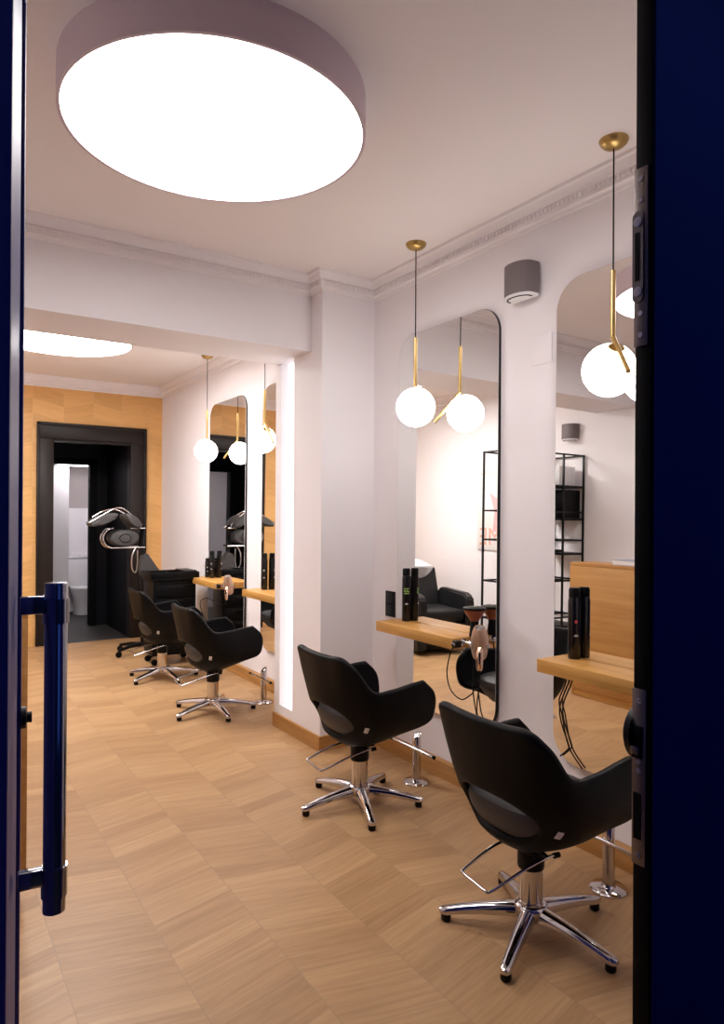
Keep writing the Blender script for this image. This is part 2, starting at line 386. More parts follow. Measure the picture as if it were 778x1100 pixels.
# ------------------------------------------------------------------ doors at the entrance
d2 = bpy.data.objects.new('door_2', None); COL.objects.link(d2); d2.location = (-1.489, 0.7525, 0); struct(d2, 'dark navy door leaf with lock plates in its black edge')
MB().box(0.008, 0.95, 0.0, 0.034, -0.02, 2.78, 0.002).build('door_panel', M_navy, d2)
e = MB().box(-0.001, 0.011, 0.0015, 0.035, -0.02, 2.78, 0.0015).build('door_edge', M_jamb, d2); e['label'] = 'black edge strip of the door leaf'
def lock_plate(zc, h, lower):
    p = MB().box(-0.0045, 0.0, 0.0075, 0.036, zc - h / 2, zc + h / 2, 0.001).build('lock_plate', M_plate, d2)
    if not lower:
        rr = [(0.0, 0.0)]
        kb = MB().prism(rounded_rect(0.0145, 0.037, zc - 0.085, zc + 0.085, 0.011, 6), 'x', -0.008, -0.0042).build('keeper_plate', M_plate, p)
        MB().box(-0.0088, -0.0075, 0.022, 0.031, zc - 0.045, zc + 0.045).build('keeper_slot', M_jamb, p)
        for dz in (-0.065, 0.065):
            MB().lathe([(0, 0), (0.0085, 0), (0.009, 0.0015), (0.0, 0.002)], 16, mtx=Matrix.Translation((-0.008, 0.0255, zc + dz)) @ Matrix.Rotation(-PI / 2, 4, 'Y')).build('screw', M_steel, p)
        scr = (-0.145, -0.105, 0.105, 0.145)
    else:
        MB().box(-0.0055, -0.0035, 0.016, 0.032, zc - 0.115, zc - 0.03).build('latch_slot', M_jamb, p)
        MB().box(-0.009, -0.004, 0.013, 0.034, zc + 0.035, zc + 0.095, 0.002).build('latch_bolt', M_jamb, p)
        MB().box(-0.013, -0.006, 0.018, 0.035, zc + 0.042, zc + 0.058, 0.003).build('latch_tip', M_plate, p)
        scr = (-0.145, 0.012, 0.028, 0.140)
    for dz in scr:
        MB().lathe([(0.0, 0), (0.0055, 0), (0.0050, 0.0012), (0.002, 0.0016), (0, 0.0006)], 14, mtx=Matrix.Translation((-0.0045, 0.0215, zc + dz)) @ Matrix.Rotation(-PI / 2, 4, 'Y')).build('screw', M_steel, p)
lock_plate(2.031, 0.332, False)
lock_plate(1.066, 0.325, True)
k = MB().lathe([(0, 0), (0.056, 0), (0.056, 0.012), (0.046, 0.020), (0.0, 0.023)], 32, mtx=Matrix.Translation((0.040, 0.0345, 1.14)) @ Matrix.Rotation(-PI / 2, 4, 'X')).build('lock_rose', M_blackm, d2)

ang = math.atan2(1.72 - Y0, -2.425 + 2.555)      # the leaf swings into the room
d1 = bpy.data.objects.new('door_1', None); COL.objects.link(d1); d1.location = (-2.557, Y0 + 0.03, 0); d1.rotation_euler = (0, 0, ang); struct(d1, 'navy entrance door leaf standing open into the salon')
LW = 0.97
mb = MB()
mb.box(0, 0.06, -0.02, 0.02, 0.01, 2.76, 0.002); mb.box(LW - 0.06, LW, -0.02, 0.02, 0.01, 2.76, 0.002)
mb.box(0.06, LW - 0.06, -0.02, 0.02, 0.01, 0.11, 0.002); mb.box(0.06, LW - 0.06, -0.02, 0.02, 2.68, 2.76, 0.002)
mb.build('door_frame', M_navy, d1)
MB().box(0.06, LW - 0.06, -0.012, 0.012, 0.11, 2.68).build('door_panel', M_navy, d1)
MB().lathe([(0, 0), (0.024, 0), (0.024, 0.010), (0.012, 0.012), (0.012, 0.022), (0, 0.022)], 20, mtx=Matrix.Translation((LW - 0.045, -0.02, 1.09)) @ Matrix.Rotation(PI / 2, 4, 'X')).build('lock_cylinder', M_blackm, d1)
# pull handle, placed in the leaf's own frame
hw = V((-2.388, 1.420, 0)); lm = Matrix.Translation(d1.location) @ Matrix.Rotation(ang, 4, 'Z')
hl = lm.inverted() @ hw
ph = MB().lathe([(0, 0.786), (0.0205, 0.786), (0.0205, 1.412), (0.019, 1.415), (0, 1.415)], 32, (hl.x, hl.y, 0)).build('pull_handle', M_handle, d1)
for z0, z1 in ((0.815, 0.872), (1.338, 1.385)):
    MB().lathe([(0.0206, z0), (0.0235, z0), (0.0235, z1), (0.0206, z1)], 32, (hl.x, hl.y, 0)).build('handle_collar', M_handle, ph)
    zc = (z0 + z1) / 2 + 0.012
    MB().box(hl.x - 0.010, hl.x + 0.010, hl.y + 0.015, -0.02, zc - 0.017, zc + 0.017, 0.003).build('handle_arm', M_handle, ph)

# ------------------------------------------------------------------ ceiling lamps
def ceiling_lamp(x, y, m, label):
    t = thing('ceiling_lamp', label, 'lamp', (x, y, H), group='round drum ceiling lamps')
    R = 0.566; hgt = 0.142
    mb = MB(); mb.lathe([(R - 0.012, 0), (R, 0), (R, -hgt), (R - 0.012, -hgt), (R - 0.012, 0)], 96)
    mb.build('drum_shade', M_drum, t)
    MB().lathe([(0, -hgt + 0.012), (R - 0.0125, -hgt + 0.012), (R - 0.0125, -hgt + 0.004), (0, -hgt + 0.002)], 96).build('diffuser', m, t)
    return t
ceiling_lamp(-1.655, 2.485, M_lamp1, 'big round drum lamp on the ceiling in front of the beam')
ceiling_lamp(-1.575, 6.22, M_lamp2, 'round drum lamp on the ceiling of the back room behind the beam')

# ------------------------------------------------------------------ pendants
def pendant():
    t = thing('pendant_lamp', '', 'pendant lamp', group='brass pendant lamps with opal globes')
    MB().lathe([(0, 0), (0.060, 0), (0.060, -0.004), (0.055, -0.016), (0.042, -0.028), (0.022, -0.036), (0.008, -0.039), (0, -0.039)], 32).build('canopy', M_bronze, t)
    MB().tube([(0, 0, -0.036), (0, 0, -0.555)], 0.0035, 8).build('cord', M_blackp, t)
    MB().tube([(0, 0, -0.552), (0, 0, -0.838)], 0.0105, 14).tube([(0, 0, -0.834), (0.160, 0, -1.012)], 0.0105, 14).build('stem', M_brass, t)
    c = V((-0.038, 0, -0.966)); R = 0.113
    mb = MB(); b2 = bmesh.new(); bmesh.ops.create_uvsphere(b2, u_segments=48, v_segments=32, radius=R); mb.merge(b2, Matrix.Translation(c)); mb.build('globe', M_globe, t)
    nrm = V((0.7, 0, 0.72)).normalized()
    MB().lathe([(0, 0), (0.034, 0), (0.034, 0.005), (0.0, 0.006)], 24, mtx=Matrix.Translation(c + nrm * (R - 0.006)) @ nrm.to_track_quat('Z', 'Y').to_matrix().to_4x4()).build('globe_cap', M_bronze, t)
    return t
P0 = pendant()
for i, (x, y, rz, lab) in enumerate([
        (-0.155, 1.825, math.radians(-122), 'pendant globe in front of the near mirror, beside the dark door edge'),
        (-0.165, 3.17, math.radians(57), 'pendant globe beside its own reflection in the mirror next to the pillar'),
        (-0.165, 5.22, math.radians(-88), 'pendant globe overlapping the mirror strip just behind the pillar, canopy hidden by the beam'),
        (-0.155, 6.59, math.radians(57), 'pendant globe in front of the farthest mirror in the back room')]):
    o = P0 if i == 0 else copy_tree(P0)
    o.location = (x, y, H); o.rotation_euler = (0, 0, rz); o['label'] = lab

# ------------------------------------------------------------------ mirrors and shelves
def styling_mirror(y0, y1, z0, z1, label):
    t = thing('wall_mirror', label, 'mirror', (-0.004, (y0 + y1) / 2, (z0 + z1) / 2), group='tall rounded mirrors')
    w, h = (y1 - y0) / 2, (z1 - z0) / 2
    MB().prism(rounded_rect(-w, w, -h, h, 0.15, 14), 'x', -0.009, 0.008).build('backing_board', M_blackm, t)
    MB().prism(rounded_rect(-w + 0.002, w - 0.002, -h + 0.002, h - 0.002, 0.148, 14), 'x', -0.013, -0.0088).build('mirror_glass', M_mirror, t, smooth=20)
    # glass leans a touch back at its head, as it hangs
    t.rotation_euler = (0, math.radians(0.35), 0)
    t.location.x = 0.0155
    return t
styling_mirror(1.365, 2.27, 0.365, 2.69, 'tall mirror nearest the dark door edge')
styling_mirror(2.662, 3.567, 0.365, 2.69, 'tall mirror next to the pillar, above a shelf with a copper hairdryer')
styling_mirror(4.72, 5.63, 0.345, 2.69, 'mirror in the back room mostly hidden by the pillar')
styling_mirror(6.0, 6.94, 0.345, 2.69, 'farthest mirror, reflecting the dark doorway and hair processor')
def shelf(y0, y1, label):
    o = MB().box(-0.19, -0.005, 0, y1 - y0, -0.06, 0, 0.0025).build('wall_shelf', M_oak, loc=(0, y0, 0.882))
    return tag(o, label, 'shelf', 'oak styling shelves')
SH2 = shelf(1.44, 2.205, 'oak shelf on the mirror nearest the dark door edge')
shelf(2.80, 3.525, 'oak shelf next to the pillar, with the copper hairdryer at its end')
shelf(4.90, 5.61, 'oak shelf in the back room, cut off by the pillar')
shelf(6.21, 6.975, 'oak shelf farthest away beside the black trolley')

# ------------------------------------------------------------------ salon chairs
def chair_surface():
    # rows: u from back centre (0) to arm front (1); columns: v from rim to the tub's bottom
    U = [0.0, 0.18, 0.33, 0.45, 0.58, 0.72, 0.86, 1.0]
    K = [
        [(-.288, 0, .825), (-.272, 0, .70), (-.252, 0, .56), (-.222, 0, .45), (-.150, 0, .365), (-.045, 0, .315)],
        [(-.280, .115, .825), (-.262, .113, .70), (-.240, .108, .56), (-.206, .098, .45), (-.138, .075, .365), (-.040, .025, .315)],
        [(-.264, .222, .824), (-.238, .206, .69), (-.205, .186, .555), (-.168, .160, .45), (-.108, .118, .37), (-.030, .040, .316)],
        [(-.206, .270, .770), (-.178, .258, .655), (-.148, .240, .545), (-.112, .208, .45), (-.068, .150, .375), (-.015, .050, .317)],
        [(-.108, .288, .660), (-.092, .286, .60), (-.074, .274, .525), (-.050, .244, .45), (-.025, .178, .382), (0, .055, .318)],
        [(0.010, .298, .656), (0.020, .298, .595), (0.030, .286, .52), (0.036, .256, .452), (0.030, .192, .388), (0.012, .055, .319)],
        [(0.140, .296, .672), (0.160, .296, .605), (0.160, .284, .53), (0.140, .258, .462), (0.090, .200, .398), (0.024, .052, .320)],
        [(0.212, .288, .678), (0.275, .287, .612), (0.288, .276, .53), (0.262, .256, .455), (0.150, .200, .405), (0.035, .045, .321)],
    ]
    K = np.array(K)
    def cr(P, ts, t):
        i = int(np.clip(np.searchsorted(ts, t, side='right') - 1, 0, len(ts) - 2))
        h = (t - ts[i]) / (ts[i + 1] - ts[i])
        b, c = P[i], P[i + 1]
        def tan(j):
            if j == 0: return (P[1] - P[0]) / (ts[1] - ts[0])
            if j == len(P) - 1: return (P[-1] - P[-2]) / (ts[-1] - ts[-2])
            return (P[j + 1] - P[j - 1]) / (ts[j + 1] - ts[j - 1])
        d = ts[i + 1] - ts[i]; m0, m1 = tan(i) * d, tan(i + 1) * d
        return (2 * h**3 - 3 * h**2 + 1) * b + (h**3 - 2 * h**2 + h) * m0 + (-2 * h**3 + 3 * h**2) * c + (h**3 - h**2) * m1
    vs = np.linspace(0, 1, 6)
    Um = np.array([-u for u in U[:0:-1]] + U)
    Km = np.concatenate([K[:0:-1] * np.array([1, -1, 1]), K], 0)
    def Sf(u, v):
        row = np.array([cr(Km[:, j], Um, u) for j in range(6)])
        return cr(row, vs, v)
    return Sf
SF = chair_surface()
def shell_mesh():
    NU, NV = 104, 44
    us = np.linspace(-1, 1, NU + 1); vs = np.linspace(0, 1, NV + 1)
    cu, cv, au, av = 0.0, 0.545, 0.385, 0.185       # oval opening low in the back
    inside = lambda u, v: ((abs(u) / au) ** 2.3 + (abs(v - cv) / av) ** 2.3)
    P = {}
    for i, u in enumerate(us):
        for j, v in enumerate(vs): P[i, j] = [u, v]
    keep = set()
    for i in range(NU):
        for j in range(NV):
            if inside((us[i] + us[i + 1]) / 2, (vs[j] + vs[j + 1]) / 2) > 1: keep.add((i, j))
    # snap the rim of the opening onto the oval
    for (i, j) in P:
        f4 = [(i - 1, j - 1), (i, j - 1), (i - 1, j), (i, j)]
        f4 = [q for q in f4 if 0 <= q[0] < NU and 0 <= q[1] < NV]
        ks = [q in keep for q in f4]
        if any(ks) and not all(ks):
            u, v = us[i], vs[j]; s_ = inside(u, v) ** (-1 / 2.3)
            P[i, j] = [cu + (u - cu) * s_, cv + (v - cv) * s_]
    # relax the ring next to the opening a little
    T = 0.036
    bm = bmesh.new(); out = {}; inn = {}
    def pos(u, v): return V(SF(u, v))
    used = set()
    for (i, j) in keep:
        for q in ((i, j), (i + 1, j), (i + 1, j + 1), (i, j + 1)): used.add(q)
    for q in used:
        u, v = P[q]; e = 2e-3
        p = pos(u, v)
        du = pos(min(u + e, 1), v) - pos(max(u - e, -1), v); dv = pos(u, min(v + e, 1)) - pos(u, max(v - e, 0))
        n = du.cross(dv)
        n = n.normalized() if n.length > 1e-9 else V((0, 0, 1))
        c = V((0.02, 0, 0.62)) - p
        if n.dot(c) < 0: n = -n
        P[q] = (p, n)
        out[q] = bm.verts.new(p); inn[q] = bm.verts.new(p + n * T)
    edges = {}
    for (i, j) in keep:
        q = [(i, j), (i + 1, j), (i + 1, j + 1), (i, j + 1)]
        bm.faces.new([out[x] for x in q]); bm.faces.new([inn[x] for x in q[::-1]])
        for a, b in zip(q, q[1:] + q[:1]):
            edges[frozenset((a, b))] = edges.get(frozenset((a, b)), 0) + 1
    # rounded rim: a mid ring pushed outwards past the sheet's edge
    bnd = [tuple(e) for e, c in edges.items() if c == 1]
    # outward (in-sheet) direction per rim vertex
    acc = {}
    cen = {}
    for (i, j) in keep:
        q = [(i, j), (i + 1, j), (i + 1, j + 1), (i, j + 1)]
        c = sum((P[x][0] for x in q), V()) / 4
        for a, b in zip(q, q[1:] + q[:1]):
            if edges[frozenset((a, b))] == 1:
                t = (P[b][0] - P[a][0])
                mid = (P[a][0] + P[b][0]) / 2
                o = mid - c; t.normalize() if t.length > 1e-9 else None
                o = o - t * o.dot(t)
                for x in (a, b): acc[x] = acc.get(x, V()) + (o.normalized() if o.length > 1e-9 else V())
    rim = {}
    for x, o in acc.items():
        p, n = P[x]
        o = (o - n * o.dot(n)); o = o.normalized() if o.length > 1e-6 else V()
        rim[x] = [bm.verts.new(p + n * (T * (0.5 - 0.5 * math.cos(a))) + o * (0.013 * math.sin(a))) for a in (PI * .25, PI * .5, PI * .75)]
    for a, b in bnd:
        A = [out[a]] + rim[a] + [inn[a]]; B = [out[b]] + rim[b] + [inn[b]]
        for k in range(4):
            try: bm.faces.new((A[k], B[k], B[k + 1], A[k + 1]))
            except ValueError: pass
    # bottom disc joins the last columns
    bmesh.ops.remove_doubles(bm, verts=bm.verts, dist=1e-5)
    return bm
def superell(cx, cy, cz, rx, ry, rz, e1=2.6, e2=2.6, nu=40, nv=20):
    rings = []
    sg = lambda x, e: math.copysign(abs(x) ** (2 / e), x)
    for i in range(1, nv):
        ph = -PI / 2 + PI * i / nv
        rings.append([(cx + rx * sg(math.cos(ph), e1) * sg(math.cos(t), e2), cy + ry * sg(math.cos(ph), e1) * sg(math.sin(t), e2), cz + rz * sg(math.sin(ph), e1)) for t in np.linspace(0, 2 * PI, nu + 1)[:-1]])
    return rings

def salon_chair():
    t = thing('salon_chair', '', 'chair', group='black salon chairs facing the mirrors')
    mb = MB(); mb.bm.free(); mb.bm = shell_mesh()
    mb.box(-0.06, 0.06, -0.06, 0.06, 0.312, 0.330, 0.008)
    mb.build('shell', M_black, t, smooth=50)
    # cushion fills the tub, its back showing through the opening
    mb = MB(); rings = []
    for z, k in ((0.365, 0.50), (0.385, 0.66), (0.42, 0.80), (0.46, 0.91), (0.495, 0.955), (0.520, 0.93), (0.532, 0.85), (0.536, 0.6), (0.537, 0.2)):
        r = []
        for a in np.linspace(0, 2 * PI, 49)[:-1]:
            c, s_ = math.cos(a), math.sin(a)
            e = 2 / 2.8
            bx = (0.225 if c < 0 else 0.250)
            r.append((0.0 + bx * k * math.copysign(abs(c) ** e, c) + 0.01, 0.232 * k * math.copysign(abs(s_) ** e, s_), z))
        rings.append(r)
    mb.ring_sweep(rings); o = mb.build('seat', M_seat, t); o['label'] = 'charcoal seat cushion seen through the back opening'
    # white sewn label low on the outer side
    p = V(SF(-0.475, 0.56)); du = (V(SF(-0.465, 0.56)) - V(SF(-0.485, 0.56))).normalized(); dv = (V(SF(-0.475, 0.55)) - V(SF(-0.475, 0.57))); n = du.cross(dv); n.normalize()
    if n.dot(p - V((0.02, 0, 0.55))) < 0: n = -n
    dv = n.cross(du).normalized()
    if dv.z < 0: dv = -dv
    R = Matrix((( du.x, dv.x, n.x, 0), (du.y, dv.y, n.y, 0), (du.z, dv.z, n.z, 0), (0, 0, 0, 1)))
    b2 = MB(); b2.box(-0.011, 0.011, -0.018, 0.018, -0.003, 0.0015, 0.0005); b2.bm.transform(Matrix.Translation(p) @ R @ Matrix.Rotation(0.25, 4, 'Z'))
    lab = b2.build('label_tag', M_white, t); lab['label'] = 'small white sewn label on the side'
    b2 = MB()
    for q in (-0.009, -0.002, 0.005): b2.box(-0.006, 0.006 - abs(q), q, q + 0.0035, 0.0012, 0.0022)
    b2.bm.transform(Matrix.Translation(p) @ R @ Matrix.Rotation(0.25, 4, 'Z')); b2.build('label_print', M_print, lab)
    MB().lathe([(0, 0.238), (0.048, 0.238), (0.050, 0.245), (0.050, 0.305), (0.060, 0.316), (0.0, 0.316)], 32).build('collar', M_blackp, t)
    MB().lathe([(0, 0.09), (0.0445, 0.09), (0.0445, 0.240), (0, 0.240)], 32).build('column', M_chrome, t)
    A = [(0.0, 0.085, 0.315), (-0.12, 0.085, 0.305), (-0.268, 0.066, 0.276), (-0.288, 0.055, 0.270), (-0.284, 0.0, 0.259), (-0.278, -0.048, 0.250), (-0.258, -0.061, 0.250), (-0.12, -0.08, 0.292), (-0.02, -0.10, 0.318), (0.012, -0.105, 0.318)]
    lv = MB().tube(smooth_path(A, 5), 0.0055, 10).build('pump_lever', M_chrome, t)
    MB().tube([(0.0, 0.085, 0.315), (0.0, -0.02, 0.315)], 0.007, 10).tube([(-0.02, -0.10, 0.318), (0.0, -0.03, 0.318)], 0.006).build('lever_pivot', M_blackp, lv)
    MB().tube([(0.005, -0.104, 0.318), (0.03, -0.107, 0.318)], 0.010, 12).build('lever_knob', M_blackp, lv)
    MB().lathe([(0, 0.055), (0.055, 0.055), (0.062, 0.075), (0.062, 0.098), (0.056, 0.106), (0.048, 0.108), (0.048, 0.116), (0, 0.116)], 40).build('hub', M_chrome, t)
    leg0 = None
    st = thing('star_base', '', 'base'); 
    for kk in ('label', 'category'): del st[kk]
    st.parent = t
    for i in range(5):
        if leg0 is None:
            rings = []
            for x, w, zt, zb in ((0.035, 0.030, 0.104, 0.060), (0.10, 0.027, 0.096, 0.056), (0.18, 0.0235, 0.084, 0.050), (0.26, 0.021, 0.068, 0.040), (0.310, 0.020, 0.056, 0.030), (0.330, 0.017, 0.051, 0.030), (0.340, 0.010, 0.046, 0.031)):
                h = zt - zb
                rings.append([(x, -w, zb), (x, w, zb), (x, w * 1.0, zb + h * .45), (x, w * .82, zb + h * .8), (x, w * .4, zt), (x, -w * .4, zt), (x, -w * .82, zb + h * .8), (x, -w, zb + h * .45)])
            leg0 = MB().ring_sweep(rings).build('leg', M_chrome, st, smooth=50)
            MB().lathe([(0, 0.001), (0.016, 0.001), (0.019, 0.006), (0.019, 0.032), (0, 0.032)], 20, (0.315, 0, 0)).build('glide', M_blackp, leg0)
            lg = leg0
        else:
            lg = copy_tree(leg0, st)
        lg.rotation_euler = (0, 0, 2 * PI * i / 5)
    return t, st
C0, ST0 = salon_chair()
for i, (x, y, a, lab) in enumerate([
        (-0.680, 1.784, 64, 'black salon chair nearest the camera, beside the dark door edge'),
        (-0.610, 3.062, 32, 'black salon chair in front of the pillar, second nearest the camera'),
        (-0.650, 5.102, 54, 'black salon chair just behind the pillar in the back room'),
        (-0.650, 6.400, 63, 'black salon chair farthest away, in front of the black trolley')]):
    c = C0 if i == 0 else copy_tree(C0)
    c.location = (x, y, 0); c['label'] = lab
    st = [q for q in c.children if q.name.startswith('star_base')][0]
    st.rotation_euler = (0, 0, math.radians(a))
# flatten: legs hang directly off their chair
bpy.context.view_layer.update()
for c in [o for o in COL.objects if o.name.startswith('salon_chair')]:
    st = [q for q in c.children if q.name.startswith('star_base')][0]
    for lg in list(st.children):
        rz = st.rotation_euler.z + lg.rotation_euler.z
        lg.parent = c; lg.rotation_euler = (0, 0, rz)
    bpy.data.objects.remove(st)

# chrome footrest posts on the floor by the wall
def footrest():
    t = thing('footrest', '', 'footrest', group='chrome footrest posts')
    MB().lathe([(0, 0), (0.076, 0), (0.076, 0.006), (0.068, 0.012), (0.030, 0.016), (0.026, 0.022), (0, 0.022)], 36).build('base_flange', M_chrome, t)
    R = 0.025; rings = []
    for z, tl in ((0.018, 0), (0.18, 0), (0.268, 1)):
        rings.append([(R * math.cos(a), R * math.sin(a), z + tl * (R * math.cos(a) * 0.75)) for a in np.linspace(0, 2 * PI, 33)[:-1]])
    rings.append([(0.020 * math.cos(a), 0.020 * math.sin(a), 0.274 + 0.020 * math.cos(a) * 0.75) for a in np.linspace(0, 2 * PI, 33)[:-1]])
    MB().ring_sweep(rings).build('post', M_chrome, t)
    b = MB().tube([(-0.031, -0.19, 0.205), (-0.031, 0.19, 0.205)], 0.008, 14).build('foot_bar', M_chrome, t)
    for sy_ in (-1, 1): MB().tube([(-0.031, 0.200 * sy_, 0.205), (-0.031, 0.188 * sy_, 0.205)], 0.0105, 14).build('bar_cap', M_blackp, b)
    return t
F0 = footrest()
for i, (x, y, lab) in enumerate([(-0.197, 1.803, 'chrome footrest post between the nearest chair and the dark door edge'), (-0.172, 3.129, 'chrome footrest post under the shelf next to the pillar'), (-0.205, 5.124, 'chrome footrest post behind the pillar in the back room')]):
    o = F0 if i == 0 else copy_tree(F0)
    o.location = (x, y, 0); o['label'] = lab

# ------------------------------------------------------------------ wall fittings
def speaker(label):
    t = thing('wall_speaker', label, 'speaker', group='grey wall speakers')
    # D-shaped plan: flat back on the wall (x=0), bulging front towards -x
    def plan(k): 
        return [(-0.012, 0.092 * k)] + [(-0.045 - 0.070 * k * math.cos(a) ** 0.8, 0.092 * k * math.sin(a)) for a in np.linspace(PI / 2 - 1e-6, -PI / 2 + 1e-6, 25)] + [(-0.012, -0.092 * k)]
    mb = MB(); rings = []
    for z, k in ((-0.078, 0.985), (-0.074, 1), (0.078, 1), (0.082, 0.985)): rings.append([(x, y, z) for x, y in plan(k)])
    mb.ring_sweep(rings).build('cabinet', M_grey, t)
    rings = [[(x, y, z) for x, y in plan(k)] for z, k in ((-0.078, 0.99), (-0.090, 0.96))]
    MB().ring_sweep(rings).build('bottom_plate', M_white, t)
    sl = [(x, y, -0.0905) for x, y in plan(0.80)[1:-1]]
    MB().tube(sl, 0.004, 6).build('bottom_slot', M_blackp, t)
    MB().box(-0.03, 0.0, -0.05, 0.05, -0.06, 0.06).build('wall_bracket', M_grey, t)
    return t
s1 = speaker('grey rounded speaker on the wall between the two near mirrors'); s1.location = (WX, 2.478, 2.748)
s2 = copy_tree(s1); s2.location = (W, 4.82, 2.47); s2.rotation_euler = (0, 0, PI); s2['label'] = 'grey speaker on the left wall, seen only in the nearest mirror'
t = thing('wall_socket', 'tall black socket plate on the wall beside the pillar', 'socket', (WX, 3.664, 0.958))
MB().box(-0.009, 0, -0.052, 0.052, -0.084, 0.084, 0.002).build('socket_plate', M_blackp, t)
for dz in (-0.04, 0.04):
    MB().box(-0.011, -0.008, -0.030, 0.030, dz - 0.030, dz + 0.030, 0.001).build('socket_insert', M_blackm, t)
o = MB().box(-0.005, 0, -0.066, 0.066, -0.075, 0.075, 0.0015).build('outlet_cover', M_wall, loc=(WX, 2.375, 2.385)); tag(o, 'blank square wall plate below the speaker, painted like the wall', 'wall plate')

# ------------------------------------------------------------------ bottles, dryers, cords
ZS = 0.882
def bottle(x, y, r, h, label, print_m=None, zb=ZS, big=True):
    t = thing('spray_bottle', label, 'bottle', (x, y, zb), group='black product bottles on the shelves')
    MB().lathe([(0, 0), (r * .96, 0), (r, 0.004), (r, h * .80), (r * .98, h * .82), (r * .88, h * .86), (r * .88, h * .865), (0, h * .865)], 28).build('bottle_body', M_bottle, t)
    MB().lathe([(0, h * .866), (r * .90, h * .866), (r * .90, h * .97), (r * .74, h), (0, h)], 28).build('bottle_cap', M_blackp, t)
    if print_m:
        mb = MB()
        # curved print patches on the face towards the room
        def patch(a0, a1, z0, z1):
            n = 6; rings = []
            rr = r + 0.0006
            rings = [[(rr * math.cos(a), rr * math.sin(a), z) for a in np.linspace(a0, a1, n)] for z in (z0, z1)]
            mb.ring_sweep(rings, caps=False, closed_ring=False)
        A = math.radians(236)
        if big:
            for q in range(2):
                a = A + (q - .5) * 0.62
                for z in (0.52, 0.565, 0.61): patch(a - .24, a + .24, h * z, h * (z + .018))
                patch(a - .24, a - .12, h * .565, h * .625); patch(a + .12, a + .24, h * .52, h * .58)
        else:
            for k in range(10):
                z = 0.50 + k * 0.006; w_ = 0.26 * math.sin(PI * (k + .8) / 10.6)
                patch(A - w_, A + w_, h * z, h * (z + 0.006))
        mb.build('lettering', print_m, t)
        mb = MB()
        for q, w in ((0.34, .4), (0.33, .55), (0.32, .7)): patch(A - w / 2, A + w / 2, h * q, h * (q + .010))
        mb.build('small_lettering', M_print, t)
    return t
bottle(-0.032, 3.421, 0.027, 0.330, 'tall black spray bottle with green print on the shelf next to the pillar', M_green)
bottle(-0.034, 2.118, 0.029, 0.330, 'tall black spray bottle with a red mark on the nearest shelf', M_red, big=False)
bottle(-0.045, 6.830, 0.030, 0.20, 'short black bottle at the far end of the farthest shelf', M_print, big=False)
bottle(-0.040, 6.730, 0.026, 0.28, 'tall black bottle with pale print on the farthest shelf', M_print, big=False)
bottle(-0.036, 5.480, 0.027, 0.32, 'tall black bottle on the shelf cut off by the pillar', M_print, big=False)

def curve_cord(parent, pts, r=0.0035):
    bpy.context.view_layer.update()
    mi = parent.matrix_world.inverted()
    return MB().tube([tuple(mi @ V(p)) for p in smooth_path(pts, 8)], r, 8).build('hanging_cord', M_blackp, parent)

def dryer(loc, rz, label):
    """copper dryer hanging nose up in its holder; local x points away from the shelf end"""
    t = thing('hair_dryer', label, 'hairdryer', loc, rz, group='copper hairdryers')
    M4 = Matrix.Rotation(math.radians(20), 4, 'Y')
    prof = [(0.0, -0.085), (0.030, -0.085), (0.036, -0.078), (0.043, -0.045), (0.047, 0.0), (0.045, 0.035), (0.039, 0.068), (0.031, 0.092), (0.029, 0.096), (0.026, 0.096), (0.025, 0.088), (0.0, 0.088)]
    MB().lathe(prof, 32, mtx=M4).build('barrel', M_copper, t)
    g = MB().lathe([(0, 0.0885), (0.0245, 0.0885), (0.0245, 0.0905), (0, 0.0905)], 24, mtx=M4).build('air_grille', M_pad, t)
    mb = MB()
    for q in (0.008, 0.0135, 0.019): mb.tube([tuple(M4 @ V((q * math.cos(a), q * math.sin(a), 0.0915))) for a in np.linspace(0, 2 * PI, 25)[:-1]], 0.0012, 6, closed=True)
    mb.build('grille_ring', M_steel, g)
    # handle runs down in front of the barrel
    rings = []
    for q, (x, z, w, d) in enumerate([(0.030, -0.012, 0.016, 0.014), (0.050, -0.040, 0.019, 0.017), (0.058, -0.075, 0.019, 0.018), (0.058, -0.115, 0.017, 0.016), (0.055, -0.132, 0.012, 0.012)]):
        rings.append([(x + d * math.cos(a), w * math.sin(a), z + 0.25 * d * math.cos(a)) for a in np.linspace(0, 2 * PI, 21)[:-1]])
    h = MB().ring_sweep(rings).build('handle', M_copperb, t)
    MB().box(0.070, 0.080, -0.006, 0.006, -0.075, -0.035, 0.002).build('switch', M_blackp, h)
    MB().tube([(0.055, 0, -0.126), (0.053, 0, -0.165)], [0.009, 0.005], 10).build('cord_sleeve', M_blackp, h)
    return t
def holder(loc, label):
    t = thing('dryer_holder', label, 'holder', loc, group='hairdryer holders at the shelf ends')
    MB().box(-0.02, 0.02, -0.006, 0.0, -0.045, -0.006, 0.002).build('mount_plate', M_chrome, t)
    MB().tube([(0, -0.004, -0.025), (0.0, -0.076, -0.020)], 0.007, 10).build('holder_arm', M_chrome, t)
    MB().tube([(0.055 * math.cos(a), -0.131 + 0.055 * math.sin(a), -0.020) for a in np.linspace(math.radians(-95), math.radians(180), 30)], 0.005, 8).build('holder_ring', M_chrome, t)
    MB().box(-0.075, -0.035, -0.03, 0.004, -0.046, -0.010, 0.004).build('clamp', M_blackm, t)
    MB().lathe([(0, 0), (0.012, 0), (0.012, 0.012), (0, 0.014)], 16, mtx=Matrix.Translation((-0.075, -0.013, -0.028)) @ Matrix.Rotation(-PI / 2, 4, 'Y')).build('clamp_knob', M_chrome, t)
    return t
CAMDIR = math.radians(-133)
h1 = holder((-0.115, 2.80, ZS), 'chrome and black holder at the end of the shelf next to the pillar')
